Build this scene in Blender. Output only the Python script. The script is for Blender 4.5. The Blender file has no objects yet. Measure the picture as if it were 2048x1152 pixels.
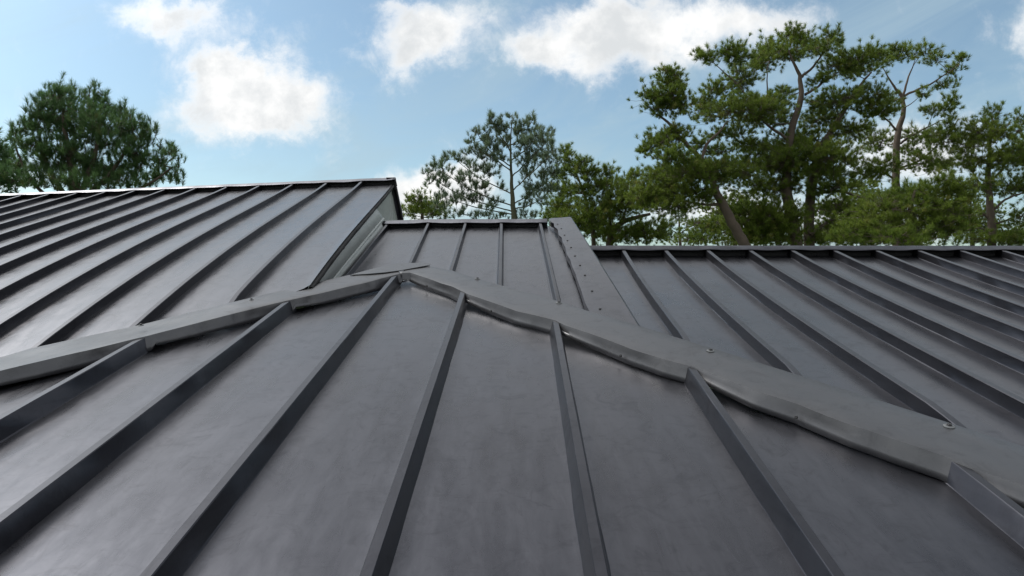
import bpy, math, random
import numpy as np
from mathutils import Vector, noise
random.seed(7); rng = np.random.default_rng(7)

# ------------------------------------------------------------------ camera, sky, sun, exposure
F, CU, CV, ZC = 1365.0, 1024.0, 576.0, 4.6          # focal length and centre (2048 px wide), eye height
scene = bpy.context.scene
COL = scene.collection
cam_d = bpy.data.cameras.new('camera'); cam = bpy.data.objects.new('camera', cam_d); COL.objects.link(cam)
cam.location = (0, 0, ZC); cam.rotation_euler = (math.pi / 2, 0, 0)
cam_d.sensor_width = 36; cam_d.lens = 36 * F / 2048; cam_d.clip_start = 0.05; cam_d.clip_end = 6000
scene.camera = cam

SUN_EL, SUN_AZ = math.radians(49), math.radians(-68)     # azimuth from +Y (straight ahead) towards +X
vs = scene.view_settings
vs.view_transform = 'Standard'; vs.look = 'None'; vs.gamma = 1; vs.use_curve_mapping = False
vs.exposure = 0.58
sun_d = bpy.data.lights.new('sun', 'SUN'); sun = bpy.data.objects.new('sun', sun_d); COL.objects.link(sun)
sun_d.energy = 1.5; sun_d.angle = math.radians(14); sun_d.color = (1, .95, .88)
sd = Vector((math.sin(SUN_AZ) * math.cos(SUN_EL), math.cos(SUN_AZ) * math.cos(SUN_EL), math.sin(SUN_EL)))
sun.rotation_euler = sd.to_track_quat('Z', 'Y').to_euler(); sun.location = sd * 60


class NT:
    """small helper for node graphs"""
    def __init__(self, tree): self.t = tree; tree.nodes.clear()
    def n(self, kind, **kw):
        nd = self.t.nodes.new(kind)
        for k, v in kw.items(): setattr(nd, k, v)
        return nd
    def put(self, sock, val):
        if isinstance(val, bpy.types.NodeSocket): self.t.links.new(val, sock)
        else: sock.default_value = val
    def m(self, op, a, b=None, c=None, clamp=False):
        nd = self.n('ShaderNodeMath', operation=op, use_clamp=clamp)
        for k, v in enumerate((a, b, c)):
            if v is not None: self.put(nd.inputs[k], v)
        return nd.outputs[0]
    def mix(self, f, a, b, blend='MIX'):
        nd = self.n('ShaderNodeMix', data_type='RGBA', blend_type=blend)
        self.put(nd.inputs[0], f); self.put(nd.inputs[6], a); self.put(nd.inputs[7], b)
        return nd.outputs[2]
    def noise(self, vec, scale, detail=4, rough=.55, dist=0, lac=2):
        nd = self.n('ShaderNodeTexNoise'); self.put(nd.inputs['Vector'], vec)
        nd.inputs['Scale'].default_value = scale; nd.inputs['Detail'].default_value = detail
        nd.inputs['Roughness'].default_value = rough; nd.inputs['Distortion'].default_value = dist
        nd.inputs['Lacunarity'].default_value = lac
        return nd.outputs[0]
    def ramp(self, v, lo, hi, a=0., b=1., smooth=True):
        nd = self.n('ShaderNodeMapRange'); nd.interpolation_type = 'SMOOTHSTEP' if smooth else 'LINEAR'
        self.put(nd.inputs[0], v)
        for k, x in zip((1, 2, 3, 4), (lo, hi, a, b)): self.put(nd.inputs[k], x)
        return nd.outputs[0]
    def vscale(self, vec, s):
        nd = self.n('ShaderNodeVectorMath', operation='MULTIPLY'); self.put(nd.inputs[0], vec); nd.inputs[1].default_value = s
        return nd.outputs[0]


def make_world():
    w = bpy.data.worlds.new('World'); scene.world = w; w.use_nodes = True
    g = NT(w.node_tree)
    sky = g.n('ShaderNodeTexSky', sky_type='NISHITA')
    sky.sun_disc = False; sky.sun_elevation = SUN_EL; sky.sun_rotation = SUN_AZ
    sky.air_density = 1.0; sky.dust_density = 1.2; sky.ozone_density = 1.5; sky.altitude = 100
    d = g.n('ShaderNodeTexCoord').outputs['Generated']
    sp = g.n('ShaderNodeSeparateXYZ'); g.put(sp.inputs[0], d)
    dx, dy, dz = sp.outputs
    yy = g.m('MAXIMUM', dy, .12)
    gx, gz = g.m('DIVIDE', dx, yy), g.m('DIVIDE', dz, yy)
    cmb = g.n('ShaderNodeCombineXYZ'); g.put(cmb.inputs[0], gx); g.put(cmb.inputs[1], gz)
    uv = cmb.outputs[0]
    # ragged cloud outlines: the lookup is pushed about by noise
    wn = g.n('ShaderNodeTexNoise'); g.put(wn.inputs['Vector'], uv); wn.inputs['Scale'].default_value = 11
    wn.inputs['Detail'].default_value = 7; wn.inputs['Roughness'].default_value = .64
    off = g.n('ShaderNodeVectorMath', operation='MULTIPLY_ADD'); g.put(off.inputs[0], wn.outputs['Color']); off.inputs[1].default_value = (.11, .11, 0)
    g.put(off.inputs[2], uv)
    wv = off.outputs[0]
    # cumulus banks standing before the camera: direction (px of the wide view), radii, strength
    banks = [(318, 34, 75, 36, .85), (410, 25, 55, 26, .5), (428, 125, 55, 38, 1.0), (500, 118, 40, 30, .6), (500, 170, 85, 70, 1.15), (592, 205, 66, 38, .9), (490, 240, 120, 34, .6),
             (392, 200, 40, 45, .5), (885, 45, 75, 48, 1.0), (815, 100, 55, 45, .85), (790, 20, 40, 20, .5), (715, 118, 30, 18, .38),
             (1065, 112, 58, 30, .95), (1195, 66, 100, 52, 1.1), (1340, 50, 150, 58, .85), (1520, 40, 110, 36, .68), (1170, 140, 60, 22, .45),
             (850, 390, 75, 40, 1.4), (930, 365, 60, 40, .9), (1840, 300, 110, 60, 1.0), (1680, 440, 200, 40, .75), (2060, 75, 45, 65, .7),
             (1390, 425, 130, 35, .6), (30, 355, 110, 35, .5)]
    tot = 0.0
    c0 = .11 * .5
    for u, v, ru, rv, s in banks:
        cx, cz = (u - CU) / F + c0, (CV - v) / F + c0
        kx, kz = .87 * F / ru, .87 * F / rv
        e = g.n('ShaderNodeVectorMath', operation='MULTIPLY_ADD'); g.put(e.inputs[0], wv); e.inputs[1].default_value = (kx, kz, 0); e.inputs[2].default_value = (-cx * kx, -cz * kz, 0)
        dt = g.n('ShaderNodeVectorMath', operation='DOT_PRODUCT'); g.put(dt.inputs[0], e.outputs[0]); g.put(dt.inputs[1], e.outputs[0])
        tot = g.m('MULTIPLY_ADD', g.m('POWER', math.exp(-1), dt.outputs['Value']), s, tot)
    fine = g.noise(uv, 17, 9, .68, .35)
    dens_f = g.m('MULTIPLY_ADD', g.m('SUBTRACT', fine, .5), 1.5, g.m('MULTIPLY', tot, 1.15))
    # the same kind of cloud all over the rest of the sky
    dens_r = g.m('MULTIPLY_ADD', g.m('SUBTRACT', g.noise(d, 3.2, 8, .58, .3),   .5), 3.0, .92)
    front = g.m('MULTIPLY', g.ramp(dy, .3, .62), g.ramp(gz, .62, .45))
    dens = g.m('MULTIPLY_ADD', front, g.m('SUBTRACT', dens_f, dens_r), dens_r)
    mask = g.ramp(dens, .06, 1.25)
    # thin high veil
    veil_v = g.n('ShaderNodeVectorRotate'); veil_v.rotation_type = 'Y_AXIS'; veil_v.inputs['Angle'].default_value = .35; g.put(veil_v.inputs['Vector'], d)
    veil = g.ramp(g.noise(g.vscale(veil_v.outputs[0], (2.0, 2.0, 7.0)), 1.6, 7, .6, .6), .36, .78)
    low = g.ramp(dz, .0, .55, 1, 0)
    veil = g.m('ADD', g.m('MULTIPLY_ADD', veil, .55, .12), g.m('MULTIPLY', low, .02), clamp=True)
    shade = g.ramp(g.noise(uv, 9, 6, .6), .36, .62)
    thick = g.ramp(dens, .6, 1.3)
    ccol = g.mix(g.m('MULTIPLY', shade, thick), WORLD['cloud_lit'], WORLD['cloud_grey'])
    tint = g.mix(1.0, sky.outputs[0], WORLD['tint'], 'MULTIPLY')
    base = g.mix(veil, tint, WORLD['veil'])
    # haze and cloud shine more towards the sun
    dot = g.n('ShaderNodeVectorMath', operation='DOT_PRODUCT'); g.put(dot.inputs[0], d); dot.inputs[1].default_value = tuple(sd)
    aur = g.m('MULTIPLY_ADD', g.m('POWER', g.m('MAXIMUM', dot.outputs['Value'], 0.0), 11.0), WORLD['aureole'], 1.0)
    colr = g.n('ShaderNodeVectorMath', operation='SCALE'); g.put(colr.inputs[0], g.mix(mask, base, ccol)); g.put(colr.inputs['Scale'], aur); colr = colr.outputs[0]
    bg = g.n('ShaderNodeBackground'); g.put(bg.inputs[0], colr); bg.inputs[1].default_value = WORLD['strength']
    out = g.n('ShaderNodeOutputWorld'); g.put(out.inputs[0], bg.outputs[0])


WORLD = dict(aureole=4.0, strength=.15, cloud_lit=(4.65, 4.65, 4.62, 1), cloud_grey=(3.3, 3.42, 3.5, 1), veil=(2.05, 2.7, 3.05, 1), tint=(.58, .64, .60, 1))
make_world()


# ------------------------------------------------------------------ materials
def new_mat(name):
    m = bpy.data.materials.new(name); m.use_nodes = True
    return m, NT(m.node_tree)


def finish(g, sh, disp=None):
    o = g.n('ShaderNodeOutputMaterial'); g.put(o.inputs[0], sh)


def metal(name, c0, c1, metallic=.75, r0=.34, r1=.5, streak=1.0, bump=.2, ior=1.5):
    """weathered sheet metal: cloudy oxide, run-off streaks down the slope, specks and scratches"""
    m, g = new_mat(name)
    co = g.n('ShaderNodeTexCoord').outputs['Object']
    rnd = g.n('ShaderNodeObjectInfo').outputs['Random']
    sh = g.n('ShaderNodeVectorMath', operation='ADD'); g.put(sh.inputs[0], co)
    cb = g.n('ShaderNodeCombineXYZ'); g.put(cb.inputs[2], g.m('MULTIPLY', rnd, 37.)); g.put(sh.inputs[1], cb.outputs[0])
    p = sh.outputs[0]
    cloud = g.noise(p, 2.6, 7, .62, .6)
    run = g.noise(g.vscale(p, (9, .55, 9)), 1.6, 5, .6, .4)
    blot = g.ramp(g.noise(p, 7, 9, .74, 1.4), .48, .72)
    speck = g.ramp(g.noise(p, 90, 2, .5), .70, .78)
    f = g.m('ADD', g.m('MULTIPLY', cloud, .34), g.m('MULTIPLY_ADD', run, .66 * streak, .33 * (1 - streak)))
    f = g.ramp(f, .3, .7)
    col = g.mix(f, c0, c1)
    dark = tuple(x * .62 for x in c0[:3]) + (1,)
    col = g.mix(g.m('MULTIPLY', blot, .5), col, dark)
    scr = g.ramp(g.noise(g.vscale(p, (3.5, 40, 12)), 2.2, 3, .5, 1.5), .66, .70)
    col = g.mix(g.m('MULTIPLY', scr, .3), col, dark)
    drip = g.ramp(g.noise(g.vscale(p, (26, .8, 26)), 1.5, 4, .6, .5), .56, .74)
    col = g.mix(g.m('MULTIPLY', g.m('MULTIPLY', drip, g.ramp(cloud, .4, .6)), .45 * streak), col, dark)
    pale = g.ramp(g.noise(g.vscale(p, (14, 1.1, 14)), 2.0, 5, .65, .7), .6, .78)
    col = g.mix(g.m('MULTIPLY', pale, .25), col, tuple(min(1, x * 1.5) for x in c1[:3]) + (1,))
    col = g.mix(g.m('MULTIPLY', speck, .35), col, dark)
    hv = g.n('ShaderNodeHueSaturation'); g.put(hv.inputs['Color'], col); g.put(hv.inputs['Value'], g.ramp(rnd, 0, 1, .93, 1.07, False))
    bs = g.n('ShaderNodeBsdfPrincipled')
    g.put(bs.inputs['Base Color'], hv.outputs[0]); bs.inputs['Metallic'].default_value = metallic; bs.inputs['IOR'].default_value = ior
    g.put(bs.inputs['Roughness'], g.ramp(g.m('MULTIPLY_ADD', blot, .6, f), .0, 1.5, r0, r1 + .04, False))
    bp = g.n('ShaderNodeBump'); bp.inputs['Strength'].default_value = bump; bp.inputs['Distance'].default_value = .004
    g.put(bp.inputs['Height'], g.m('MULTIPLY_ADD', g.noise(p, 38, 3, .5), .10, g.noise(p, 5, 3, .5, .5)))
    g.put(bs.inputs['Normal'], bp.outputs[0])
    finish(g, bs.outputs[0])
    return m


def plain(name, col, rough=.8, var=.25, scale=6, metallic=0):
    m, g = new_mat(name)
    co = g.n('ShaderNodeTexCoord').outputs['Object']
    n_ = g.noise(co, scale, 6, .6)
    c = g.mix(n_, tuple(x * (1 - var) for x in col) + (1,), tuple(x * (1 + var) for x in col) + (1,))
    bs = g.n('ShaderNodeBsdfPrincipled'); g.put(bs.inputs['Base Color'], c); bs.inputs['Roughness'].default_value = rough
    bs.inputs['Metallic'].default_value = metallic
    bp = g.n('ShaderNodeBump'); bp.inputs['Strength'].default_value = .3; bp.inputs['Distance'].default_value = .01
    g.put(bp.inputs['Height'], n_); g.put(bs.inputs['Normal'], bp.outputs[0])
    finish(g, bs.outputs[0])
    return m


def needles(name, c0, c1, c2):
    m, g = new_mat(name)
    geo = g.n('ShaderNodeNewGeometry')
    at = g.n('ShaderNodeAttribute', attribute_name='tuft'); t = at.outputs['Fac']
    big = g.ramp(g.noise(geo.outputs['Position'], .55, 3, .5), .35, .65)
    c = g.mix(g.m('MULTIPLY_ADD', t, .6, g.m('MULTIPLY', big, .4)), c0, c1)
    c = g.mix(g.ramp(t, .93, .99), c, c2)
    d = g.n('ShaderNodeBsdfPrincipled'); g.put(d.inputs['Base Color'], c); d.inputs['Roughness'].default_value = .5
    d.inputs['Specular IOR Level'].default_value = .3
    tr = g.n('ShaderNodeBsdfTranslucent'); g.put(tr.inputs[0], c)
    mx = g.n('ShaderNodeMixShader'); mx.inputs[0].default_value = .45; g.put(mx.inputs[1], d.outputs[0]); g.put(mx.inputs[2], tr.outputs[0])
    finish(g, mx.outputs[0])
    return m


M_ZINC = metal('weathered_zinc_sheet', (.058, .0585, .068, 1), (.088, .088, .100, 1), metallic=.93, r0=.25, r1=.35)
M_ROLL = metal('zinc_batten_cap', (.036, .036, .043, 1), (.055, .055, .063, 1), metallic=.95, r0=.30, r1=.38, streak=.6, bump=.08)
M_FLASH = metal('zinc_flashing', (.076, .077, .083, 1), (.112, .112, .116, 1), metallic=.85, streak=.3, r0=.38, r1=.5, bump=.25)
M_CHEEK = metal('pale_cheek_sheet', (.30, .325, .32, 1), (.38, .405, .395, 1), metallic=.1, r0=.5, r1=.62, streak=.4)
M_FELT_SHADE = plain('felt_and_shade_black', (.012, .012, .013), .9)  # deck felt; its black also stands in for shade at ridge and verge
M_SCREW = plain('dark_screw', (.02, .02, .022), .7)
M_WASH = plain('washer_zinc', (.10, .105, .11), .8)
M_WALL = plain('lime_render_wall', (.42, .40, .37), .9)
M_BARK = plain('pine_bark', (.085, .065, .05), .95, .45, 5)
M_BARKG = plain('mossy_pine_bark', (.075, .075, .045), .95, .45, 5)
M_GRASS = plain('grass_ground', (.05, .075, .03), .95, .5, .6)
N_DARK = needles('needles_deep_green', (.055, .115, .04, 1), (.10, .175, .06, 1), (.12, .15, .05, 1))
N_GREY = needles('needles_grey_green', (.10, .15, .08, 1), (.15, .20, .12, 1), (.15, .18, .09, 1))
N_MID = needles('needles_mid_green', (.085, .135, .02, 1), (.17, .225, .035, 1), (.19, .20, .05, 1))


# ------------------------------------------------------------------ mesh helpers
def mk(name, verts, faces, mat, parent=None, smooth=True, solid=0):
    me = bpy.data.meshes.new(name)
    me.from_pydata([tuple(v) for v in verts], [], faces); me.validate(); me.update()
    if smooth: me.polygons.foreach_set('use_smooth', [True] * len(me.polygons))
    if smooth == 'angle':
        me.set_sharp_from_angle(angle=math.radians(28))
    me.materials.append(mat)
    o = bpy.data.objects.new(name, me); COL.objects.link(o)
    if parent: o.parent = parent
    if solid:
        s = o.modifiers.new('thickness', 'SOLIDIFY'); s.thickness = solid; s.offset = -1
    return o


def grid(nu, nv, fn):
    """fn(a, b), a,b in 0..1 -> verts, faces (row-major in b)"""
    V = [fn(a / (nu - 1), b / (nv - 1)) for b in range(nv) for a in range(nu)]
    Fc = [(b * nu + a, b * nu + a + 1, (b + 1) * nu + a + 1, (b + 1) * nu + a) for b in range(nv - 1) for a in range(nu - 1)]
    return V, Fc


def tag(o, label=None, cat=None, group=None, kind=None):
    if label: o['label'] = label
    if cat: o['category'] = cat
    if group: o['group'] = group
    if kind: o['kind'] = kind
    return o


def empty(name, loc):
    o = bpy.data.objects.new(name, None); COL.objects.link(o); o.location = loc; o.empty_display_size = .3
    return o


def W(x, y, z): return Vector((x, y, z + ZC))


def ray(u, v): return (u - CU) / F, (CV - v) / F


def lerp_tab(tab, x):
    """piecewise linear with straight extension at both ends"""
    xs = [p[0] for p in tab]
    k = 0
    while k < len(xs) - 2 and x > xs[k + 1]: k += 1
    x0, x1 = tab[k][0], tab[k + 1][0]
    f = (x - x0) / (x1 - x0)
    return tuple(p + (q - p) * f for p, q in zip(tab[k][1:], tab[k + 1][1:]))


# ------------------------------------------------------------------ ground
gr = mk('ground', [(-3000, -3000, 0), (3000, -3000, 0), (3000, 3000, 0), (-3000, 3000, 0)], [(0, 1, 2, 3)], M_GRASS)
tag(gr, kind='structure')

# ------------------------------------------------------------------ the building: survey of the roof
HRU = .074                                    # upper battens are lower
S0, H1, M0, HR = .239, 1.27, .0117, .088       # lower slope: pitch, depth of batten tops below the eye, drift of the battens, batten height


def on_low(u, v, lift=0.0):
    X, Z = ray(u, v); y = (H1 - lift) / (S0 - Z)
    return Vector((X * y, y, Z * y))


FOLD_L = [(-560, 874), (-160, 779), (0, 741), (150, 705), (295, 671), (400, 644), (519, 613), (640, 586.5), (720, 567), (800, 547)]
UP_L = [(-560, 845), (-160, 752), (0, 715), (56, 697.5), (275, 651), (453, 607), (597, 573), (729, 543), (790, 531)]
FOLD_R = [(800, 546), (822, 545), (906, 573), (937, 588), (1031, 620), (1111, 640), (1133, 651), (1180, 666), (1262, 696), (1330, 718), (1395, 735),
          (1510, 780), (1600, 808), (1700, 847), (1776, 873), (1888, 910), (1940, 932), (2048, 970), (2260, 1050)]
UP_R = [(830, 530), (861, 533), (902, 540), (950, 556), (997, 569), (1125, 604), (1177, 622), (1280, 652), (1378, 682), (1608, 753), (1790, 810), (1960, 865), (2048, 893), (2260, 960)]
fold_tab = [tuple(on_low(*p)[:2]) for p in FOLD_L] + [tuple(on_low(*p)[:2]) for p in FOLD_R[1:]]
fold_tab.sort()
up_tab = sorted([tuple(on_low(*p)[:2]) for p in UP_L] + [tuple(on_low(*p)[:2]) for p in UP_R])


def y_fold(x): return max(-1.2, lerp_tab(fold_tab, x)[0])
def y_up(x): return max(-1.0, lerp_tab(up_tab, x)[0])


XF = [-5.2, -4.6, -4.02, -3.44, -2.84, -2.258, -1.678, -1.056, -.434, .231, .90, 1.65, 2.36, 3.06, 3.76, 4.46]
EAVE = -1.4


def low_P(i, t):
    k = min(max(int(math.floor(i)), 0), len(XF) - 2)
    x0 = XF[k] + (XF[k + 1] - XF[k]) * (i - k)
    yt = y_fold(x0 + .05) + .05
    y = EAVE + (yt - EAVE) * t
    return Vector((x0 + M0 * y, y, -H1 + S0 * y))


KL = 1.07
LP = dict(zr=1.5526 * KL, a=.3222, b=-.0148 / KL, c=.0025 / KL ** 2, e=-.0007, m0=-.0735, m1=.0018, xa=-8.6325 * KL, sp=.5391 * KL, ya=11.455 * KL, yb=-.1327 * KL)
RP = dict(zr=.4038, a=.2837, b=-.0156, c=.001, e=-.0005, m0=.0266, m1=-.0025, xa=.6977, sp=.4273, ya=6.9478, yb=.0037)


def curved(p, i, s):
    xr, yr, m = p['xa'] + p['sp'] * i, p['ya'] + p['yb'] * i, p['m0'] + p['m1'] * min(max(i, -6), 14)
    return Vector((xr - m * s, yr - s, p['zr'] - (p['a'] * s + p['b'] * s * s + p['c'] * s ** 3 + p['e'] * s * (min(max(i, 0), 12) - 6))))


def curved_P(p, i, t):
    # lower end: tucked under the apron flashing
    s = 3.0
    for _ in range(25):
        q = curved(p, i, s)
        yb = .5 * (y_fold(q.x) + y_up(q.x))
        yb = max(yb, 1.4)
        s = s + .7 * (q.y - yb)
    return curved(p, i, s * (1 - t))


def left_P(i, t): return curved_P(LP, i, t)
def right_P(i, t): return curved_P(RP, i, t)


def on_mid(u, v):
    X, Z = ray(u, v)                                  # z = -1.7977 + .11 x + .3245 y
    y = 1.7977 / (.3245 + .11 * X - Z)
    return Vector((X * y, y, Z * y))


MID_LINES = [((690, 550), (776, 446)), ((820, 525), (858, 443)), ((902, 540), (932, 443)), ((1000, 570), (1003, 443)), ((1118, 605), (1080, 443)), ((1205, 632), (1128, 440))]
MID_Q = [(on_mid(*a), on_mid(*b)) for a, b in MID_LINES]


def mid_P(i, t):
    k = min(max(int(math.floor(i)), 0), len(MID_Q) - 2); f = i - k
    lo = MID_Q[k][0].lerp(MID_Q[k + 1][0], f); hi = MID_Q[k][1].lerp(MID_Q[k + 1][1], f)
    d = (hi - lo)
    yb = .5 * (y_fold(lo.x) + y_up(lo.x))
    lo2 = lo + d * ((yb - lo.y) / d.y)
    return lo2.lerp(hi, t)


bld = empty('metal_roofed_building', (0, 5, 0))
tag(bld, 'low building with grey zinc roof of raised battens and stepped ridges', 'building')
bld_inv = bld.matrix_world.inverted()


def part(name, V, Fc, mat, parent, smooth=True, solid=0):
    """mesh in world coordinates hung under the building (which stands at (0,5,0))"""
    off = Vector((0, 5, 0)) if parent is bld else Vector((0, 0, 0))
    o = mk(name, [Vector(v) - off for v in V], Fc, mat, None, smooth, solid)
    o.parent = parent
    return o


BO = Vector((0, 5, 0))


def WB(v): return Vector((v[0], v[1], v[2] + ZC)) - BO        # eye-relative point -> building coordinates


def sub(name, V, Fc, mat, parent, smooth=True, solid=0):
    return mk(name, [WB(v) for v in V], Fc, mat, parent, smooth, solid)


def wob(x, y, z, s): return noise.noise(Vector((x * s, y * s, z * s)))


def roll(top, base, h):
    half = [(-base - .0065, -h + .001), (-base - .0035, -h + .004), (-base, -h + .009), (-top - .0035, -.004), (-top, 0)]
    return half + [(-a, b) for a, b in reversed(half)]


ROLL = roll(.016, .038, HR)
ROLL_U = roll(.0155, .025, HRU)
ROLL_S = [(-.040, -.058), (-.034, -.056), (-.028, -.052), (-.0155, -.003), (-.0125, 0), (.0125, 0), (.0155, -.003), (.028, -.052), (.034, -.056), (.040, -.058)]


def batten(P, i, parent, prof, n, t0=0., t1=1., seed=0, extra_end=True):
    if t0 == 'plate':
        a_, b_ = 0., .6
        for _ in range(25):
            t0 = .5 * (a_ + b_); q = P(i, t0)
            if q.y < y_up(q.x) - .03: a_ = t0
            else: b_ = t0
    st = [P(i, t0 + (t1 - t0) * k / (n - 1)) for k in range(n)]
    V, Fc = [], []
    m = len(prof)
    if prof is not ROLL:
        st = [c - Vector((0, 0, .025 * max(0, 1 - (c - st[0]).length / .25))) for c in st]
    for k, c in enumerate(st):
        T = (st[min(k + 1, n - 1)] - st[max(k - 1, 0)]).normalized()
        side = T.cross(Vector((0, 0, 1))).normalized(); up = side.cross(T).normalized()
        for j, (a, b) in enumerate(prof):
            w = .0022 * wob(c.x + seed * 3.1, c.y, j * .7, 2.2) + .0012 * wob(c.x + seed, c.y, j, 7)
            lip = 2.2 if j in (0, 1, m - 2, m - 1) else .2
            V.append(c + side * (a + w * lip) + up * (b + .0012 * wob(c.y, seed, j, 4)))
    for k in range(n - 1):
        for j in range(m - 1):
            Fc.append((k * m + j, k * m + j + 1, (k + 1) * m + j + 1, (k + 1) * m + j))
    Fc.append(tuple(range(m - 1, -1, -1))); Fc.append(tuple((n - 1) * m + j for j in range(m)))
    o = sub('batten_roll', V, Fc, M_ROLL, parent, smooth='angle')
    return o


def pan(P, i0, i1, parent, drop, nv, seed, amp=.0035, mat=None, t1=1.0):
    nu = 13
    def fn(a, b):
        q = P(i0 + (i1 - i0) * a, b * t1)
        bulge = math.sin(math.pi * a)
        w = amp * bulge * (1.1 * wob(q.x * .8 + seed * 5.3, q.y * 1.3, seed, 1.9) + .6 * wob(q.x, q.y * 2.0, seed * 2.7, 4.0))
        edge = .010 * max(0, 1 - min(a, 1 - a) * 26)       # upstand against the batten
        return Vector((q.x, q.y, q.z - drop + w + edge))
    V, Fc = grid(nu, nv, fn)
    return sub('metal_sheet', V, Fc, mat or M_ZINC, parent)


def slope(P, ids, prof, drop, nv, nrib, label, seed, ribs=None, mat=None):
    # felted deck under the sheets is the part itself
    i0, i1 = ids[0], ids[-1]
    def fn(a, b):
        q = P(i0 + (i1 - i0) * a, b); return Vector((q.x, q.y, q.z - drop - .035))
    V, Fc = grid(max(3, (len(ids) - 1) * 2 + 1), 12, fn)
    deck = sub('roof_slope', V, Fc, M_FELT_SHADE, bld, solid=.03)
    deck['label'] = label
    for k in range(len(ids) - 1):
        pan(P, ids[k], ids[k + 1], deck, drop, nv, seed + k)
    for k, i in enumerate(ids if ribs is None else ribs):
        batten(P, i, deck, prof, nrib, t0=0. if P is low_P else 'plate', seed=seed + k)
    return deck


low = slope(low_P, list(range(len(XF))), ROLL, HR, 44, 40, 'wide lower slope of broad zinc sheets between battens', 1, ribs=list(range(1, len(XF) - 1)))
lft_ids = list(range(-4, 13)) + [12.86]
lft = slope(left_P, lft_ids, ROLL_U, HRU, 30, 30, 'taller upper slope bending gently outwards', 40, ribs=list(range(-3, 13)))
mid = slope(mid_P, list(range(0, 6)), ROLL_S, .06, 20, 14, 'short middle slope with thin battens below the stepped ridge', 70, ribs=[0, 1, 2, 3, 4])
rgt_ids = [-.05] + list(range(1, 17))
rgt = slope(right_P, rgt_ids, ROLL_U, HRU, 30, 30, 'lower upper slope sweeping up to a level ridge', 90, ribs=list(range(1, 17)))


# ------------------------------------------------------------------ ridge caps (thin wavy sheet over the batten ends, black void below)
def ridge(P, i0, i1, n, label, back, drop, over=.085):
    pts = [P(i0 + (i1 - i0) * k / (n - 1), 1.0) for k in range(n)]
    fr = [P(i0 + (i1 - i0) * k / (n - 1), .95) for k in range(n)]
    V, Fc = [], []
    m = 4
    for k in range(n):
        c = pts[k]; d = (fr[k] - c).normalized()
        i = i0 + (i1 - i0) * k / (n - 1)
        sag = -.006 * abs(math.sin(math.pi * i)) * (1 + .8 * wob(i, 0, back, 1.3)) + .004 * wob(i, 3, back, 2.3)
        lipdrop = .004 + .003 * wob(i, 9, back, 1.7) + .003 * math.sin(math.pi * i) ** 2
        V += [c + d * (over + .010 * wob(i, 5, back, 1.1)) + Vector((0, 0, .012 + sag - lipdrop)), c + d * over * .86 + Vector((0, 0, .013 + sag)),
              c + Vector((0, .0, .030 + .3 * sag)), c + Vector((0, .16, .030 - .16 * back))]
    for k in range(n - 1):
        for j in range(m - 1):
            Fc.append((k * m + j, (k + 1) * m + j, (k + 1) * m + j + 1, k * m + j + 1))
    o = sub('ridge_cap', V, Fc, M_ZINC, bld, smooth='angle', solid=.004)
    o['label'] = label
    # board behind the batten ends, coloured black for the unlit void under the cap
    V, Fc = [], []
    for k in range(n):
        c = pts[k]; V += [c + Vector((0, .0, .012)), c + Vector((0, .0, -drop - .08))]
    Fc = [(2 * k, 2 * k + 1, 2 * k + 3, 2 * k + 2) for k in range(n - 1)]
    sub('void_shade_board', V, Fc, M_FELT_SHADE, bld, solid=.02)
    # rear slope
    def fn(a, b):
        c = P(i0 + (i1 - i0) * a, 1.0); return c + Vector((0, .14 + b * 4.2, .0 - back * (.14 + b * 4.2)))
    V, Fc = grid(12, 4, fn)
    r = sub('rear_slope', V, Fc, M_ZINC, bld, solid=.03)


ridge(left_P, -4, 12.93, 180, 'thin bright ridge cap along the tallest ridge', .68, HRU)
ridge(mid_P, -.12, 4.3, 60, 'wavy ridge cap of the short middle slope', .45, .06, .085)
ridge(right_P, .02, 16, 170, 'level ridge cap with lifted wavy edge', .45, HRU)


# ------------------------------------------------------------------ apron flashing: chevron with folded, dented drop edge
def resample(px, n, fn):
    pts = [fn(*p) for p in px]
    d = [0]
    for a, b in zip(pts, pts[1:]): d.append(d[-1] + (b - a).length)
    out = []
    for k in range(n):
        s = d[-1] * k / (n - 1); j = 0
        while j < len(d) - 2 and s > d[j + 1]: j += 1
        f = (s - d[j]) / max(1e-9, d[j + 1] - d[j]); out.append(pts[j].lerp(pts[j + 1], f))
    return out


def rib_gap(x, y):
    """how far right of the nearest batten on its left"""
    best = 9
    for x0 in XF:
        d = x - (x0 + M0 * y + .03)
        if 0 <= d < best: best = d
    return best


def on_left(u, v):
    """where the sight line meets the batten tops of the tall slope"""
    X, Z = ray(u, v); a, b = 2.5, 9.0
    def h(y):
        i = 8.0
        for _ in range(20):
            q = curved(LP, i, LP['ya'] + LP['yb'] * i - y); i += (X * y - q.x) / LP['sp']
        return Z * y - q.z
    for _ in range(40):
        y = .5 * (a + b)
        if h(y) > 0: a = y
        else: b = y
    return Vector((X * y, y, Z * y))


def crease(x, seed):
    x = x / .11; k = math.floor(x); f = x - k
    h = lambda q: math.modf(abs(math.sin(q * 127.1 + seed * 311.7) * 43758.5453))[0] * 2 - 1
    return h(k) * (1 - f) + h(k + 1) * f


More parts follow.
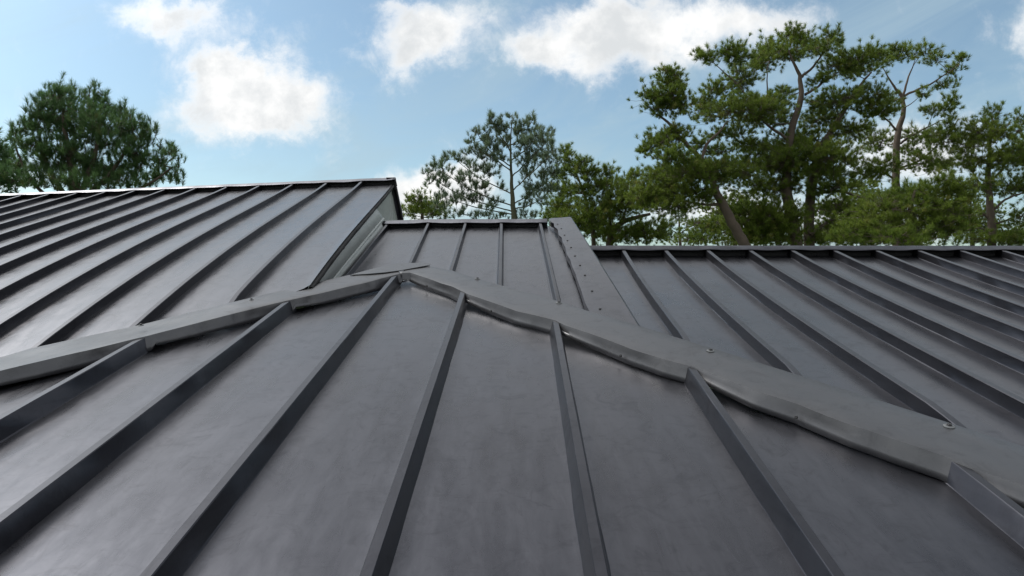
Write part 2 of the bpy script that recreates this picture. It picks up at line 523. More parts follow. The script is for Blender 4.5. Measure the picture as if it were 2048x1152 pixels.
def apron(fold, up, n, seed, label, lift=.006, upfn=None):
    Fo = resample(fold, n, lambda u, v: on_low(u, v, lift)); U = resample(up, n, upfn or (lambda u, v: on_low(u, v, lift * .6)))
    V, Fc = [], []
    m = 9
    for k in range(n):
        f, uu = Fo[k], U[k]
        T = (Fo[min(k + 1, n - 1)] - Fo[max(k - 1, 0)]); T.z = 0; T.normalize()
        out = Vector((T.y, -T.x, 0))
        if out.y > 0: out = -out
        g = rib_gap(f.x, f.y)
        gap = .034 * math.exp(-(g / .16) ** 1.3) + .002 * (1 + wob(f.x, f.y, seed, 3))
        cr = .5 * (crease(f.x * 1.0 + f.y * .6, seed) + crease(f.x * 1.7 + f.y * 1.1 + 9, seed + 1))
        dent = .016 * cr + .006 * wob(f.x * 1.0, f.y, seed + 4, 4.2) + .006 * wob(f.x, f.y, seed + 9, 9)
        pinch = .012 * math.exp(-((g - .40) / .07) ** 2)
        low_z = (-H1 - HR + S0 * f.y) + gap
        hgt = f.z - low_z
        V += [uu + Vector((0, .02, -.004)), uu.lerp(f, .04) + Vector((0, 0, .002 * wob(f.x, f.y, seed, 3))), uu.lerp(f, .35) + Vector((0, 0, .004 * wob(f.x, f.y, seed + 1, 3))),
              uu.lerp(f, .7) + Vector((0, 0, .005 * wob(f.x, f.y, seed + 2, 3))), uu.lerp(f, .95) + Vector((0, 0, .001 - pinch * .1)),
              f + out * (.004 + dent * .3) + Vector((0, 0, -.003 - pinch * .25)),
              f + out * (.009 + dent * .6 - pinch * .3) + Vector((0, 0, -.35 * hgt)),
              f + out * (.015 + dent * .8 - pinch * .5) + Vector((0, 0, -.7 * hgt)),
              f + out * (.022 + dent * .7 + gap * .3) + Vector((0, 0, -hgt))]
    for k in range(n - 1):
        for j in range(m - 1):
            Fc.append((k * m + j, (k + 1) * m + j, (k + 1) * m + j + 1, k * m + j + 1))
    o = sub('apron_flashing', V, Fc, M_FLASH, bld, smooth='angle', solid=.003)
    o['label'] = label
    return o, Fo


fl_l, FoL = apron(FOLD_L, UP_L, 230, 3, 'narrow left arm of the chevron apron flashing', upfn=lambda u, v: on_low(u, v, .004) if u > 560 else on_left(u, v).lerp(on_low(u, v, .004), max(0, min(1, (u - 400) / 160))))
fl_r, FoR = apron(FOLD_R, UP_R, 240, 8, 'broad right arm of the chevron flashing with dented folded edge')

# loose tongue where the left arm laps over the right
tong = [(700, 551), (729, 543), (760, 535), (793, 528), (830, 527), (861, 527.5), (860, 531), (830, 536.5), (800, 542), (770, 546), (735, 549)]
tp = [on_low(u, v, .012) + Vector((0, 0, .004 * k)) for k, (u, v) in enumerate(tong[:1])] + [on_low(u, v, .014) for u, v in tong[1:]]
sub('flashing_tongue', tp, [tuple(range(len(tp)))], M_FLASH, bld, smooth=False, solid=.006)


# ------------------------------------------------------------------ fixings
def disc(c, nrm, r, h, n=12, dome=0.0):
    nrm = nrm.normalized(); a = nrm.orthogonal().normalized(); b = nrm.cross(a)
    V = []
    for rr, hh in ((r, 0), (r, h * .5), (r * .8, h)):
        V += [c + (a * math.cos(t) + b * math.sin(t)) * rr + nrm * hh for t in (2 * math.pi * k / n for k in range(n))]
    Fc = []
    for l in range(2):
        for k in range(n): Fc.append((l * n + k, l * n + (k + 1) % n, (l + 1) * n + (k + 1) % n, (l + 1) * n + k))
    Fc.append(tuple(2 * n + k for k in range(n)))
    return V, Fc


UPN = Vector((0, -S0, 1)).normalized()


def washer_screw(u, v, parent, r=.022, fn=None, lift=.008):
    c = (fn or (lambda a, b: on_low(a, b, lift)))(u, v)
    V, Fc = disc(c, UPN, r, .005, 16)
    w = sub('washer', V, Fc, M_WASH, parent, smooth=False)
    V, Fc = disc(c + UPN * .004, UPN, r * .48, .009, 6)
    sub('screw', V, Fc, M_SCREW, parent, smooth=False)


for u, v in ((503, 600), (282, 651)): washer_screw(u, v, fl_l, .017)
for u, v in ((955, 558), (1118, 606), (1421, 702), (1898, 853)): washer_screw(u, v, fl_r)
for u, v in ((859, 568), (988, 611), (1245, 704), (1598, 831)):
    # small screws low in the folded edge
    c = min(FoR, key=lambda p: abs(p.x / p.y - ray(u, v)[0]))
    hh = Vector((-.02, -.034, -.058)) + c
    V, Fc = disc(hh, Vector((-.45, -.8, .25)), .0085, .008, 8)
    sub('screw', V, Fc, M_SCREW, fl_r, smooth=False)

# ------------------------------------------------------------------ saddle strip between the middle slope and the right slope
SC = [(1098, 440), (1103, 447), (1108, 449), (1109, 456), (1116, 462), (1118, 473), (1124, 478), (1126, 488), (1131, 497), (1134, 512), (1141, 523), (1146, 540), (1151, 549), (1156, 566), (1162, 582), (1166, 594), (1170, 608), (1178, 624), (1188, 645)]
SB = [(1141, 436), (1165, 473), (1190, 512), (1212, 548), (1232, 580), (1252, 612), (1272, 645), (1290, 672), (1306, 696)]


def lift_mid(u, v, d=.012):
    q = on_mid(u, v); return q + Vector((0, 0, d))


n = 90
A = resample(SC, n, lift_mid); B = resample(SB, n, lift_mid)
V, Fc = [], []
for k in range(n):
    t = k / (n - 1)
    sc = .003 * abs(math.sin(k * .55)) * (1 - .5 * t)
    a, b = A[k], B[k]
    rp = None
    # outer edge turns down onto the right-hand slope
    dz = -.30 * (1 - t) - .03
    row = [a + Vector((0, 0, -.05)), a + Vector((.0, 0, sc)), a.lerp(b, .12) + Vector((0, 0, .005 + .4 * sc + .003 * wob(k * .05, 1, 0, 3))), a.lerp(b, .2) + Vector((0, 0, .004)),
           a.lerp(b, .55) + Vector((0, 0, .003 * wob(k * .04, 2, 0, 3))), a.lerp(b, .97), b + Vector((.006, 0, -.008)), b + Vector((.02, 0, dz))]
    V += row
m = 8
for k in range(n - 1):
    for j in range(m - 1): Fc.append((k * m + j, k * m + j + 1, (k + 1) * m + j + 1, (k + 1) * m + j))
strip = sub('saddle_flashing', V, Fc, M_ZINC, bld, smooth='angle', solid=.003)
strip['label'] = 'pale saddle strip with crimped scalloped edge and a row of screws'
for u, v in ((1115, 452), (1122.5, 461), (1129, 474), (1135, 485), (1142, 499), (1150, 516), (1160, 535), (1170, 555), (1184, 587), (1200, 623)):
    c = lift_mid(u, v, .017)
    V, Fc = disc(c, UPN, .010, .007, 8); sub('screw', V, Fc, M_SCREW, strip, smooth=False)

# ------------------------------------------------------------------ cheek between the tall slope and the middle slope
def verge_pt(y):
    """edge of the tall slope at depth y (sheet level)"""
    t0, t1 = 0., 1.
    for _ in range(30):
        t = .5 * (t0 + t1); q = left_P(12.86, t)
        if q.y < y: t0 = t
        else: t1 = t
    return q + Vector((0, 0, -HRU))


def mid_edge(y):
    a, b = mid_P(0, 0), mid_P(0, 1); f = (y - a.y) / (b.y - a.y)
    return a + (b - a) * f + Vector((-.035, 0, -.06))


ridge_y = left_P(12.86, 1).y
ys = [5.25 + (mid_P(0, 1).y + .15 - 5.25) * k / 39 for k in range(40)]
def strip_between(f0, f1, name, mat, bul=0., solid=.004):
    V, Fc = [], []
    for k, y in enumerate(ys):
        t, b = verge_pt(y) + Vector((-.015, 0, -.03)), mid_edge(y)
        p0, p1 = t.lerp(b, f0), t.lerp(b, f1)
        pm = p0.lerp(p1, .5) + Vector((bul + .004 * wob(y, f0, 0, 2), 0, .0))
        V += [p0, pm, p1]
    for k in range(len(ys) - 1):
        for j in range(2): Fc.append((k * 3 + j, k * 3 + j + 1, (k + 1) * 3 + j + 1, (k + 1) * 3 + j))
    return sub(name, V, Fc, mat, bld, solid=solid)


strip_between(-.1, .60, 'cheek_panel', M_CHEEK)
strip_between(.605, .68, 'cheek_ledge', M_CHEEK, .02)
strip_between(.685, 1.04, 'cheek_panel', M_CHEEK)
# ragged turned-down verge edge, coloured black to stand for the shadow under it
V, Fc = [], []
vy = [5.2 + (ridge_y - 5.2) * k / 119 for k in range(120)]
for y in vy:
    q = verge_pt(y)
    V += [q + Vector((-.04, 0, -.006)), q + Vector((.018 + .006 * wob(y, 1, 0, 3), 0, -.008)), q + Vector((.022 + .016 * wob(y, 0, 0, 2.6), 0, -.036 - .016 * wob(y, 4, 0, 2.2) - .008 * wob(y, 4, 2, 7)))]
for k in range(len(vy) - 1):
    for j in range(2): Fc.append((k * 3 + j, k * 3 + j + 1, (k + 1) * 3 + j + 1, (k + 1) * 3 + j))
sub('verge_shade_edge', V, Fc, M_FELT_SHADE, bld, solid=.006)
# gable wall behind, in upright sheets
rp = left_P(12.86, 1)
gy = [7.6, 8.35, 9.1, rp.y, 10.6, 11.4, 12.4, 13.6]
for k in range(len(gy) - 1):
    def top(y):
        return (verge_pt(y).z - .02) if y <= rp.y - .01 else rp.z - .1 - .68 * (y - rp.y)
    y0, y1 = gy[k], gy[k + 1]
    x = rp.x - .06
    o = sub('gable_panel', [(x, y0 + .006, -1.8), (x, y1 - .006, -1.8), (x, y1 - .006, top(y1)), (x, y0 + .006, top(y0)), (x + .02, y0 + .03, -1.8), (x + .02, y1 - .03, -1.8), (x + .02, y1 - .03, top(y1)), (x + .02, y0 + .03, top(y0))],
            [(4, 5, 6, 7), (0, 4, 7, 3), (5, 1, 2, 6), (0, 3, 2, 1), (3, 7, 6, 2), (0, 1, 5, 4)], M_CHEEK, bld, smooth=False)
# dark rear rake board
V, Fc = [], []
for k in range(30):
    y = rp.y - .02 + 3.6 * k / 29; z = rp.z - .68 * max(0, y - rp.y)
    V += [(rp.x - .1, y, z + .025), (rp.x + .03 + .008 * wob(y, 0, 0, 3), y, z + .025), (rp.x + .03, y, z - .08 + .02 * wob(y, 2, 0, 2))]
for k in range(29):
    for j in range(2): Fc.append((k * 3 + j, k * 3 + j + 1, (k + 1) * 3 + j + 1, (k + 1) * 3 + j))
sub('rake_edge', V, Fc, M_FELT_SHADE, bld, solid=.01)

# outer walls of the building, below the eaves
def box(x0, x1, y0, y1, z0, z1):
    V = [(x, y, z) for z in (z0, z1) for y in (y0, y1) for x in (x0, x1)]
    return V, [(0, 2, 3, 1), (4, 5, 7, 6), (0, 1, 5, 4), (1, 3, 7, 5), (3, 2, 6, 7), (2, 0, 4, 6)]


V, Fc = box(-10.2, 7.2, -1.1, 11.0, -ZC, -1.95)
sub('wall', V, Fc, M_WALL, bld, smooth=False)


# ------------------------------------------------------------------ pines
def tube(V, Fc, pts, radii, n=7):
    base = len(V); m = len(pts)
    for k, p in enumerate(pts):
        T = (pts[min(k + 1, m - 1)] - pts[max(k - 1, 0)]).normalized()
        a = T.orthogonal().normalized(); b = T.cross(a)
        if k and True:
            a = (pa - T * pa.dot(T)).normalized(); b = T.cross(a)
        pa = a
        for j in range(n):
            t = 2 * math.pi * j / n; V.append(p + (a * math.cos(t) + b * math.sin(t)) * radii[k])
    for k in range(m - 1):
        for j in range(n):
            Fc.append((base + k * n + j, base + k * n + (j + 1) % n, base + (k + 1) * n + (j + 1) % n, base + (k + 1) * n + j))


def curve_pts(p, q, n, sag, jit):
    L = (q - p).length
    off = Vector(rng.normal(0, 1, 3)) * jit * L
    out = []
    for k in range(n):
        t = k / (n - 1)
        out.append(p.lerp(q, t) + (off + Vector((0, 0, -sag * L))) * (4 * t * (1 - t)) * .5)
    return out


def pine(name, label, D, stems, clusters, mat, bark=M_BARK, tuft_px=14, dens=1.0, nn=26, up=.55, width=.010, depth_k=1.0, group='pines behind the roof', spray=.5, maxbr=.055, brush=1.0, spread=1.25):
    """stems: polylines of (u, v, radius, depth offset); clusters: (u, v, ru, rv[, depth offset]); all at their true distance D"""
    k_ = D / F
    def P(u, v, dd=0.):
        y = D + dd; X, Z = ray(u, v); return Vector((X * y, y, ZC + Z * y))
    u0, v0 = stems[0][0][0], stems[0][0][1]
    b0 = P(u0, v0); loc = Vector((b0.x, b0.y, 0))
    root = empty(name, loc); tag(root, label, 'tree', group)
    Vt, Ft = [], []
    nodes = []
    for si, st in enumerate(stems):
        pts = [P(s[0], s[1], s[3] if len(s) > 3 else 0) for s in st]; rad = [s[2] for s in st]
        if si == 0 or (len(st[0]) > 4):
            g0 = Vector((pts[0].x + rng.normal(0, .1), pts[0].y, -.15))
            pts = [g0, g0.lerp(pts[0], .5)] + pts; rad = [rad[0] * 1.35, rad[0] * 1.15] + rad
        # smooth subdivision
        for _ in range(2):
            np_, nr = [pts[0]], [rad[0]]
            for a, b, ra, rb in zip(pts, pts[1:], rad, rad[1:]):
                np_ += [a.lerp(b, .25), a.lerp(b, .75)]; nr += [ra * .75 + rb * .25, ra * .25 + rb * .75]
            np_.append(pts[-1]); nr.append(rad[-1]); pts, rad = np_, nr
        pts = [p + Vector(rng.normal(0, .012, 3)) for p in pts]
        tube(Vt, Ft, pts, rad, 9)
        nodes += [(p, r) for p, r in zip(pts, rad) if p.z > ZC - 1.5]
    tips = []                                                # (position, direction)
    cl = []
    for c in clusters:
        cu, cv, ru, rv = c[:4]
        dd = c[4] if len(c) > 4 else rng.normal(0, 1) * 42 * k_ * depth_k
        cl.append((P(cu, cv, dd), ru * k_, rv * k_))
    cl.sort(key=lambda c: min((c[0] - q[0]).length for q in nodes))
    for c, rx, rz in cl:
        # limb from the wood already there, preferably from below
        def cost(q):
            d = c - q[0]; return d.length * (1.0 + .8 * max(0, -d.normalized().z + .15)) - .6 * q[1]
        q = min(nodes, key=cost)
        L = (c - q[0]).length
        r0 = min(maxbr, .012 + .012 * L, q[1] * .75)
        cp = curve_pts(q[0], c + Vector((0, 0, -.25 * rz)), 7, .12, .10)
        tube(Vt, Ft, cp, [r0 + (.009 - r0) * k / 6 for k in range(7)], 5)
        nodes += [(p, r0 * .6) for p in cp[2:]]
        area = (rx / k_) * (rz / k_)
        n = max(5, int(dens * area * 21 / (tuft_px * tuft_px)))
        ry = rx * .8
        pts = np.clip(rng.normal(0, .58, (n, 3)), -1.7, 1.7)
        hubs = [c + Vector((float(a[0]) * rx * .45, float(a[1]) * ry * .45, float(a[2]) * rz * .4)) for a in rng.uniform(-1, 1, (max(2, n // 9), 3))]
        for hb in hubs:
            j = min(cp[3:], key=lambda p: (p - hb).length)
            hp = curve_pts(j, hb, 4, .1, .12); tube(Vt, Ft, hp, [.010, .009, .008, .007], 4)
        for a in pts:
            tp_ = c + Vector((float(a[0]) * rx, float(a[1]) * ry, float(a[2]) * rz))
            hb = min(hubs, key=lambda p: (p - tp_).length)
            d = (tp_ - hb)
            dl = d.length
            dirv = (d.normalized() * (1 - up) + Vector((0, 0, up)) + Vector(rng.normal(0, .22, 3))).normalized() if dl > 1e-4 else Vector((0, 0, 1))
            tw = curve_pts(hb, tp_, 4, .2, .06); tube(Vt, Ft, tw, [.007, .006, .005, .004], 3)
            tips.append((tp_, dirv))
            if dl > .35 and rng.random() < spray:
                tips.append((tw[2], dirv))
    me = bpy.data.meshes.new('trunk'); me.from_pydata([tuple(v - loc) for v in Vt], [], Ft); me.update()
    me.polygons.foreach_set('use_smooth', [True] * len(me.polygons)); me.materials.append(bark)
    o = bpy.data.objects.new('trunk', me); COL.objects.link(o); o.parent = root
    # needles: each a slim triangle, bundled into bottle-brush tufts
    NT_ = len(tips)
    C = np.array([t[0] - loc for t in tips]); Dv = np.array([t[1] for t in tips])
    ln = tuft_px * k_
    sc = rng.uniform(.75, 1.2, NT_) * ln
    C = np.repeat(C, nn, 0); Dd = np.repeat(Dv, nn, 0); S = np.repeat(sc, nn); att = np.repeat(rng.random(NT_), nn)
    N = len(C)
    rnd = rng.normal(0, 1, (N, 3)); rnd -= (rnd * Dd).sum(1)[:, None] * Dd; rnd /= np.linalg.norm(rnd, axis=1)[:, None]
    ang = rng.uniform(.12, spread, N)
    nd = Dd * np.cos(ang)[:, None] + rnd * np.sin(ang)[:, None]
    st = C + Dd * ((rng.random(N) - .55) * .55 * brush * S)[:, None]
    en = st + nd * (S * rng.uniform(.75, 1.05, N))[:, None]
    sd_ = np.cross(nd, rng.normal(0, 1, (N, 3))); sd_ /= np.linalg.norm(sd_, axis=1)[:, None]
    w = width * rng.uniform(.7, 1.3, N)[:, None]
    V = np.empty((N, 3, 3)); V[:, 0] = st - sd_ * w; V[:, 1] = en; V[:, 2] = st + sd_ * w
    me = bpy.data.meshes.new('crown')
    me.vertices.add(N * 3); me.vertices.foreach_set('co', V.reshape(-1).astype(np.float32))
    me.loops.add(N * 3); me.loops.foreach_set('vertex_index', np.arange(N * 3, dtype=np.int32))
    me.polygons.add(N); me.polygons.foreach_set('loop_start', np.arange(0, N * 3, 3, dtype=np.int32))
    me.polygons.foreach_set('loop_total', np.full(N, 3, dtype=np.int32))
    at = me.attributes.new('tuft', 'FLOAT', 'FACE'); at.data.foreach_set('value', att.astype(np.float32))
    me.update(calc_edges=True); me.materials.append(mat)
    o = bpy.data.objects.new('crown', me); COL.objects.link(o); o.parent = root
    return root


# dense dark pine beyond the tall slope
pine('pine_tree', 'dense dark green pine with upright shoots above the tall roof slope', 21,
     [[(150, 420, .16), (150, 380, .14), (140, 320, .11), (128, 250, .06), (124, 205, .02)], [(155, 400, .09), (185, 330, .07), (200, 260, .04), (200, 215, .015)],
      [(152, 410, .09), (230, 340, .06), (262, 280, .03)], [(150, 420, .08), (90, 330, .06), (75, 255, .03)], [(152, 430, .08), (290, 375, .05), (345, 335, .02)], [(150, 430, .07), (60, 370, .05), (28, 285, .015)]],
     [(122, 195, 24, 18), (97, 211, 24, 24), (134, 220, 32, 26), (191, 203, 17, 20), (184, 229, 26, 26), (204, 212, 10, 15), (78, 245, 24, 24), (119, 254, 34, 30), (162, 260, 32, 30),
      (54, 254, 16, 18), (25, 274, 8, 10), (50, 292, 24, 16), (88, 295, 34, 26), (200, 251, 28, 28), (231, 231, 12, 18), (246, 247, 18, 24), (216, 282, 34, 30), (259, 267, 24, 28), (287, 269, 14, 20),
      (298, 279, 9, 14), (266, 304, 34, 26), (156, 307, 38, 26), (109, 332, 46, 24), (175, 339, 38, 22), (234, 339, 38, 24), (281, 322, 26, 22), (316, 316, 9, 18), (340, 306, 9, 16), (325, 334, 18, 16),
      (359, 329, 7, 13), (352, 351, 15, 16), *[(float(u), float(v) - 8, 4, 15) for u, v in zip(np.linspace(20, 350, 34), [268, 274, 285, 262, 250, 236, 225, 214, 205, 196, 190, 186, 184, 192, 205, 200, 196, 192, 196, 206, 232, 234, 228, 230, 244, 252, 256, 258, 262, 276, 300, 308, 302, 312])], (312, 353, 30, 15), (266, 361, 36, 16), (78, 361, 36, 18), (141, 364, 38, 16), (203, 364, 38, 16), (41, 330, 16, 18)],
     N_DARK, tuft_px=13, dens=.7, nn=56, up=.72, width=.0052, brush=1.5, spread=1.05)
pine('pine_tree', 'dark pine sprig cut off by the left edge of the picture', 24,
     [[(-60, 430, .14), (-55, 340, .10), (-40, 270, .03)]],
     [(9, 309, 14, 20), (19, 334, 20, 16), (9, 357, 24, 18), (-30, 300, 28, 28), (-40, 350, 40, 34), (-60, 260, 30, 30), (-95, 310, 40, 40), (40, 365, 18, 14)],
     N_DARK, tuft_px=15, dens=1.3, nn=28, up=.6, width=.013)
# airy grey-green pine beyond the middle slope
br = []
for a, b in [((1024, 300), (980, 240)), ((1023, 330), (955, 268)), ((1024, 352), (938, 292)), ((1025, 378), (912, 318)), ((1026, 402), (872, 335)), ((1026, 415), (856, 352)), ((1027, 430), (880, 392)),
             ((1022, 290), (1062, 245)), ((1023, 320), (1078, 270)), ((1024, 350), (1100, 278)), ((1024, 385), (1112, 300)), ((1025, 402), (1118, 338)), ((1026, 425), (1105, 378))]:
    dd = float(rng.normal(0, .9)); a = (a[0], a[1] + float(rng.uniform(-9, 14)))
    mx = (a[0] * .45 + b[0] * .55, a[1] * .5 + b[1] * .5 + 6)
    mx = (mx[0] + float(rng.normal(0, 5)), mx[1] + float(rng.normal(0, 5)))
    br.append([(a[0], a[1], .026, 0), (mx[0], mx[1], .018, dd * .6), (b[0], b[1], .008, dd)])
t2c = [(1022, 232, 9, 8), (1006, 240, 8, 8), (981, 238, 8, 8), (1033, 238, 8, 10), (1062, 243, 9, 10), (1070, 258, 12, 10), (1018, 255, 14, 10), (1000, 258, 12, 12), (1040, 262, 14, 12), (955, 262, 8, 8), (962, 276, 12, 10),
       (980, 282, 16, 12), (1010, 285, 18, 14), (1045, 285, 18, 14), (1078, 278, 12, 12), (1100, 274, 11, 10), (1095, 292, 12, 10), (936, 284, 6, 6), (942, 302, 14, 12), (965, 310, 16, 14), (995, 315, 16, 14), (1040, 320, 18, 14),
       (1070, 312, 18, 14), (1100, 318, 16, 12), (1115, 306, 8, 10), (905, 308, 8, 7), (890, 315, 12, 10), (912, 312, 5, 5), (870, 328, 8, 8), (885, 340, 14, 12), (952, 335, 16, 12), (982, 345, 16, 12), (1055, 350, 18, 12), (1090, 345, 18, 12),
       (852, 346, 7, 7), (858, 362, 12, 10), (890, 366, 16, 12), (925, 356, 14, 10), (960, 372, 16, 12), (1000, 376, 12, 10), (1070, 378, 18, 12), (1108, 372, 12, 10), (905, 392, 18, 12), (940, 400, 18, 12), (985, 405, 16, 10), (1050, 408, 18, 10), (1085, 402, 16, 10),
       (880, 410, 18, 12), (920, 425, 24, 10), (970, 428, 24, 10), (1060, 430, 24, 10), (1005, 432, 18, 8)]
for b_ in br:
    for t in np.linspace(.35, 1, 7):
        u = b_[0][0] + (b_[2][0] - b_[0][0]) * t; v = b_[0][1] + (b_[2][1] - b_[0][1]) * t
        t2c.append((u + float(rng.normal(0, 4)), v - float(rng.uniform(0, 16)), 7, 9, b_[2][3] * t))
pine('pine_tree', 'airy grey green pine with fan shaped crown behind the middle ridge', 26,
     [[(1030, 470, .13), (1027, 433, .11), (1024, 374, .07), (1021, 319, .04), (1022, 240, .012)]] + br, t2c, N_GREY, M_BARKG, tuft_px=11, dens=.55, nn=46, up=.72, width=.006, spread=1.0, depth_k=.5, maxbr=.03)
pine('pine_tree', 'small yellowish pine top showing beside the gable of the tall slope', 29,
     [[(845, 460, .10), (845, 420, .06), (840, 392, .02)]], [(816, 400, 9, 9), (841, 397, 16, 14), (863, 410, 26, 16), (822, 424, 14, 12), (877, 425, 28, 12), (838, 420, 20, 12), (806, 425, 6, 12)], N_MID, tuft_px=10, dens=1.0, nn=22, width=.010, depth_k=.6)
# bushy lower pine in the middle
pine('pine_tree', 'bushy low pine with rounded tufts right of the airy pine', 29,
     [[(1219, 500, .17), (1221, 470, .15), (1232, 452, .12), (1262, 436, .10), (1300, 428, .06)], [(1190, 500, .10, 0, 1), (1180, 430, .08), (1160, 360, .04), (1132, 305, .015)], [(1222, 465, .08), (1215, 400, .05), (1213, 350, .02)], [(1240, 450, .06), (1262, 390, .04), (1274, 352, .02)]],
     [(1129, 302, 12, 13), (1133, 319, 16, 11), (1166, 324, 13, 11), (1152, 338, 24, 13), (1177, 347, 18, 13), (1213, 344, 16, 12), (1122, 347, 16, 13), (1224, 369, 30, 15), (1274, 347, 15, 11), (1252, 358, 18, 12), (1127, 380, 30, 20),
      (1177, 380, 32, 20), (1252, 391, 38, 18), (1127, 416, 32, 18), (1183, 430, 40, 25), (1224, 420, 40, 20), (1266, 410, 38, 15), (1252, 468, 40, 20), (1197, 462, 40, 22), (1300, 460, 36, 22), (1140, 445, 34, 18), (1110, 430, 20, 14)],
     N_MID, tuft_px=9.5, dens=.95, nn=50, width=.0065)
# leaning pine of the tall group
pine('pine_tree', 'leaning pine with bright green pads left of the twin trunked pine', 23,
     [[(1494, 500, .19), (1485, 482, .18), (1462, 440, .165), (1437, 395, .14), (1420, 350, .10), (1402, 316, .085), (1370, 288, .07), (1338, 242, .05), (1313, 228, .02)], [(1404, 318, .06), (1414, 286, .05), (1440, 262, .035), (1458, 240, .015)], [(1445, 408, .06), (1405, 410, .04), (1360, 400, .02)]],
     [(1340, 147, 18, 14), (1345, 165, 26, 18), (1312, 192, 30, 20), (1354, 199, 26, 26), (1330, 215, 30, 16), (1352, 262, 24, 12), (1312, 288, 30, 18), (1340, 278, 28, 14), (1346, 312, 36, 16), (1383, 345, 56, 22), (1450, 345, 56, 24), (1420, 330, 46, 14), (1375, 387, 64, 22), (1312, 374, 44, 24),
      (1330, 345, 36, 18), (1290, 300, 14, 10), (1290, 395, 30, 20), (1395, 290, 18, 12), (1440, 300, 22, 12), (1340, 412, 40, 16)],
     N_MID, tuft_px=9.5, dens=.92, nn=54, width=.0058)
# tall twin-trunked pine
pine('pine_tree', 'tallest pine with two grey trunks and spreading flat topped crown', 24.5,
     [[(1594, 505, .22), (1592, 487, .21), (1583, 420, .20), (1571, 387, .18), (1574, 330, .15), (1579, 270, .13), (1604, 200, .10), (1602, 153, .07), (1584, 122, .04), (1576, 95, .015)],
      [(1619, 505, .20, .4, 1), (1617, 487, .19, .4), (1619, 382, .17, .4), (1646, 291, .13, .5), (1679, 237, .09, .6), (1712, 178, .06, .8), (1742, 145, .03, 1)],
      [(1603, 155, .05), (1630, 130, .04), (1655, 95, .015)], [(1610, 190, .05), (1640, 170, .04), (1675, 145, .02)], [(1580, 280, .06), (1530, 250, .04), (1483, 175, .03), (1455, 150, .02), (1412, 112, .01)], [(1536, 215, .03), (1533, 150, .02), (1540, 120, .01)],
      [(1619, 390, .07), (1680, 380, .05), (1720, 395, .03)], [(1620, 470, .06), (1668, 435, .05), (1720, 425, .02)]],
     [(1412, 114, 18, 14), (1400, 104, 9, 8), (1467, 108, 30, 20), (1483, 153, 26, 26), (1433, 178, 28, 16), (1537, 103, 26, 22), (1587, 74, 30, 20), (1617, 91, 22, 22), (1662, 70, 17, 15), (1675, 85, 10, 12), (1646, 95, 20, 15), (1575, 105, 28, 18), (1675, 128, 28, 18), (1729, 113, 42, 18), (1704, 141, 42, 14), (1520, 125, 22, 18),
      (1479, 220, 76, 18), (1533, 237, 50, 20), (1500, 205, 46, 12), (1550, 203, 32, 16), (1408, 212, 28, 20), (1571, 182, 18, 10), (1667, 203, 50, 18), (1646, 237, 44, 20), (1729, 195, 40, 22), (1762, 220, 36, 18), (1604, 287, 70, 24), (1592, 320, 60, 32), (1521, 324, 50, 26),
      (1667, 312, 44, 22), (1646, 345, 56, 20), (1542, 374, 56, 24), (1508, 437, 54, 32), (1560, 437, 44, 36), (1667, 374, 44, 16), (1687, 415, 44, 14), (1667, 457, 44, 18), (1700, 260, 36, 16), (1460, 265, 40, 12), (1500, 290, 36, 14), (1640, 160, 20, 12), (1520, 470, 60, 20), (1640, 475, 60, 14)],
     N_MID, tuft_px=9.5, dens=.92, nn=54, width=.0058)
pine('pine_tree', 'open branched pine with bare limbs right of the twin trunks', 27,
     [[(1793, 500, .17), (1792, 374, .15), (1792, 270, .12), (1808, 228, .09), (1806, 191, .07), (1785, 172, .04), (1767, 135, .015)], [(1806, 193, .05), (1815, 160, .035), (1830, 120, .012)], [(1806, 191, .05), (1867, 166, .035), (1915, 130, .012)], [(1794, 262, .045), (1770, 235, .03), (1745, 225, .012)],
      [(1793, 290, .045), (1838, 262, .03), (1885, 240, .012)], [(1793, 340, .05), (1845, 320, .035), (1900, 265, .012)], [(1792, 360, .05), (1745, 330, .03), (1720, 320, .01)]],
     [(1808, 107, 28, 14), (1846, 104, 20, 14), (1871, 118, 18, 12), (1921, 118, 14, 14), (1906, 139, 16, 14), (1767, 118, 24, 15), (1790, 98, 14, 10), (1779, 199, 22, 16), (1842, 187, 16, 10), (1867, 220, 26, 12), (1904, 207, 17, 18), (1833, 270, 30, 16), (1875, 278, 38, 20),
      (1750, 278, 34, 22), (1729, 345, 36, 20), (1854, 320, 36, 18), (1771, 328, 26, 20), (1900, 253, 20, 20), (1890, 170, 20, 10), (1880, 335, 30, 16), (1815, 300, 22, 12)],
     N_MID, tuft_px=9.5, dens=.66, nn=50, width=.006)
pine('pine_tree', 'low dark bushy pine just over the ridge right of the twin trunks', 20,
     [[(1830, 520, .17), (1826, 470, .14), (1820, 420, .08), (1830, 380, .03)], [(1828, 490, .08), (1760, 450, .05), (1725, 440, .02)], [(1828, 490, .08), (1880, 430, .05), (1900, 385, .02)]],
     [(1792, 416, 80, 28), (1875, 395, 50, 32), (1750, 457, 55, 26), (1854, 457, 75, 28), (1820, 385, 50, 18), (1900, 365, 24, 18), (1910, 430, 40, 25), (1700, 470, 40, 16), (1800, 475, 60, 16), (1930, 395, 16, 16)],
     N_MID, tuft_px=12, dens=.85, nn=56, width=.0055)
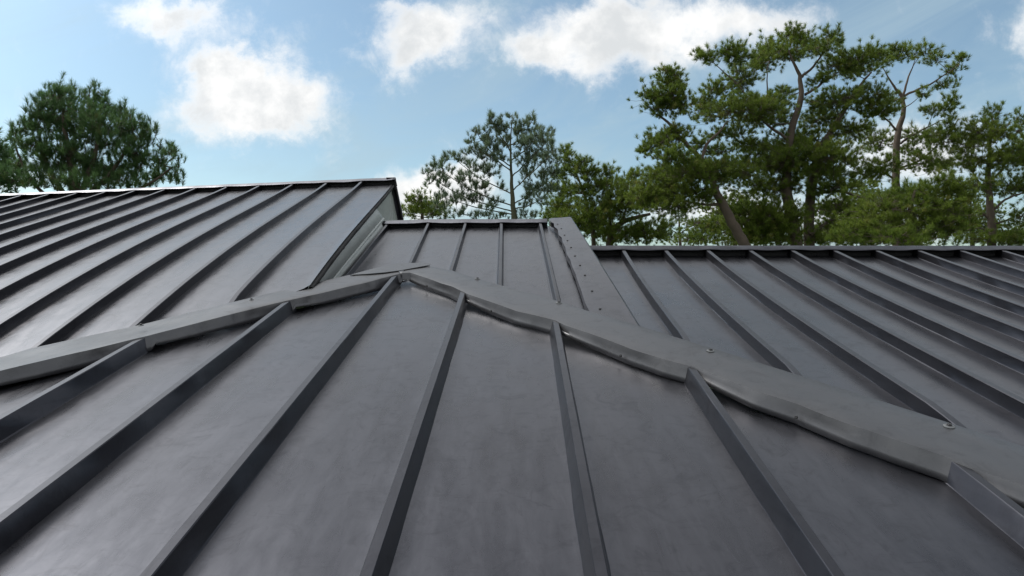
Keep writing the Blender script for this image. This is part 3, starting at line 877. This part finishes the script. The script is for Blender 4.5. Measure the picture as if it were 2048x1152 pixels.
pine('pine_tree', 'spreading pine with bare lower branches at the right picture edge', 26,
     [[(1984, 510, .16), (1983, 462, .15), (1981, 420, .13), (1975, 353, .10), (1980, 290, .06), (1985, 235, .02)], [(1982, 440, .05), (1950, 415, .035), (1925, 418, .015)], [(1981, 425, .05), (2015, 395, .04), (2050, 385, .02)], [(1983, 450, .045), (2020, 440, .03), (2050, 420, .012)],
      [(1978, 390, .045), (1945, 350, .03), (1930, 300, .012)], [(1977, 370, .045), (2010, 330, .03), (2035, 290, .012)], [(1983, 460, .03), (1950, 455, .02), (1930, 462, .01)]],
     [(1983, 230, 22, 18), (1958, 260, 36, 20), (1937, 287, 38, 20), (2008, 268, 36, 20), (2042, 243, 17, 16), (1979, 320, 46, 22), (2033, 312, 36, 24), (1958, 366, 34, 16), (2012, 374, 40, 16), (2046, 437, 26, 18), (1979, 478, 46, 14), (1925, 428, 20, 12), (2070, 300, 40, 40), (2075, 370, 40, 30), (2030, 480, 36, 14), (1930, 320, 24, 14)],
     N_MID, tuft_px=10, dens=.72, nn=50, width=.006)
pine('pine_tree', 'slender distant pine seen through the gap below the leaning pine', 44,
     [[(1361, 500, .10), (1360, 478, .09), (1358, 430, .04)], [(1360, 470, .04), (1335, 455, .015)], [(1360, 468, .04), (1385, 450, .015)]],
     [(1358, 432, 16, 10), (1335, 452, 16, 8), (1386, 448, 16, 8), (1340, 472, 22, 8), (1392, 470, 22, 8), (1420, 462, 22, 10), (1320, 470, 18, 10), (1440, 440, 20, 14)],
     N_GREY, tuft_px=7, dens=.9, nn=20, width=.012, depth_k=.4)

pine('pine_tree', 'far pine filling the gap between the leaning and the twin trunks', 40,
     [[(1470, 510, .14), (1470, 440, .09), (1468, 400, .03)]], [(1468, 398, 26, 14), (1440, 420, 36, 16), (1500, 415, 36, 16), (1420, 450, 44, 18), (1480, 455, 50, 18), (1540, 450, 44, 18), (1400, 478, 50, 12), (1500, 480, 60, 12)],
     N_MID, tuft_px=6, dens=.5, nn=30, width=.013, depth_k=.5)
pine('pine_tree', 'far pine low behind the open branched pine', 42,
     [[(1730, 510, .14), (1728, 430, .09), (1726, 370, .03)]], [(1726, 372, 22, 16), (1700, 400, 40, 18), (1750, 400, 40, 18), (1690, 435, 50, 18), (1740, 440, 50, 18), (1660, 470, 60, 14), (1740, 475, 60, 14), (1640, 420, 30, 16)],
     N_MID, tuft_px=6, dens=.5, nn=30, width=.013, depth_k=.5)
pine('pine_tree', 'far pine low behind the edge pine', 41,
     [[(1945, 510, .14), (1943, 430, .09), (1940, 395, .03)]], [(1940, 392, 24, 14), (1915, 420, 36, 16), (1965, 425, 40, 16), (1925, 455, 50, 16), (1990, 460, 50, 16), (2040, 470, 40, 16)],
     N_MID, tuft_px=6, dens=.5, nn=30, width=.013, depth_k=.5)


# the row of pines goes on past both picture edges
def twin(src, name, label, x, y, sc, rot):
    r = src.copy(); COL.objects.link(r); r.location = (x, y, 0); r.rotation_euler = (0, 0, rot); r.scale = (sc, sc, sc * 1.05); r['label'] = label
    for ch in src.children:
        c = ch.copy(); COL.objects.link(c); c.parent = r


pines = [o for o in bpy.data.objects if o.name.startswith('pine_tree')]
dark = next(o for o in pines if 'upright shoots' in o['label']); lean = next(o for o in pines if 'leaning pine with' in o['label']); low_p = next(o for o in pines if 'low dark bushy' in o['label'])
twin(dark, 'pine_tree', 'dense dark pine out of the picture, next left of the cut off sprig', -22.0, 18.0, 1.15, 2.0)
twin(dark, 'pine_tree', 'dense dark pine out of the picture, second left of the cut off sprig', -23.0, 9.5, 1.2, 4.1)
twin(low_p, 'pine_tree', 'bushy pine out of the picture, next right of the edge pine', 23.5, 19.0, 1.5, 1.4)
twin(lean, 'pine_tree', 'leaning pine out of the picture, second right of the edge pine', 24.0, 9.0, 1.1, 3.0)
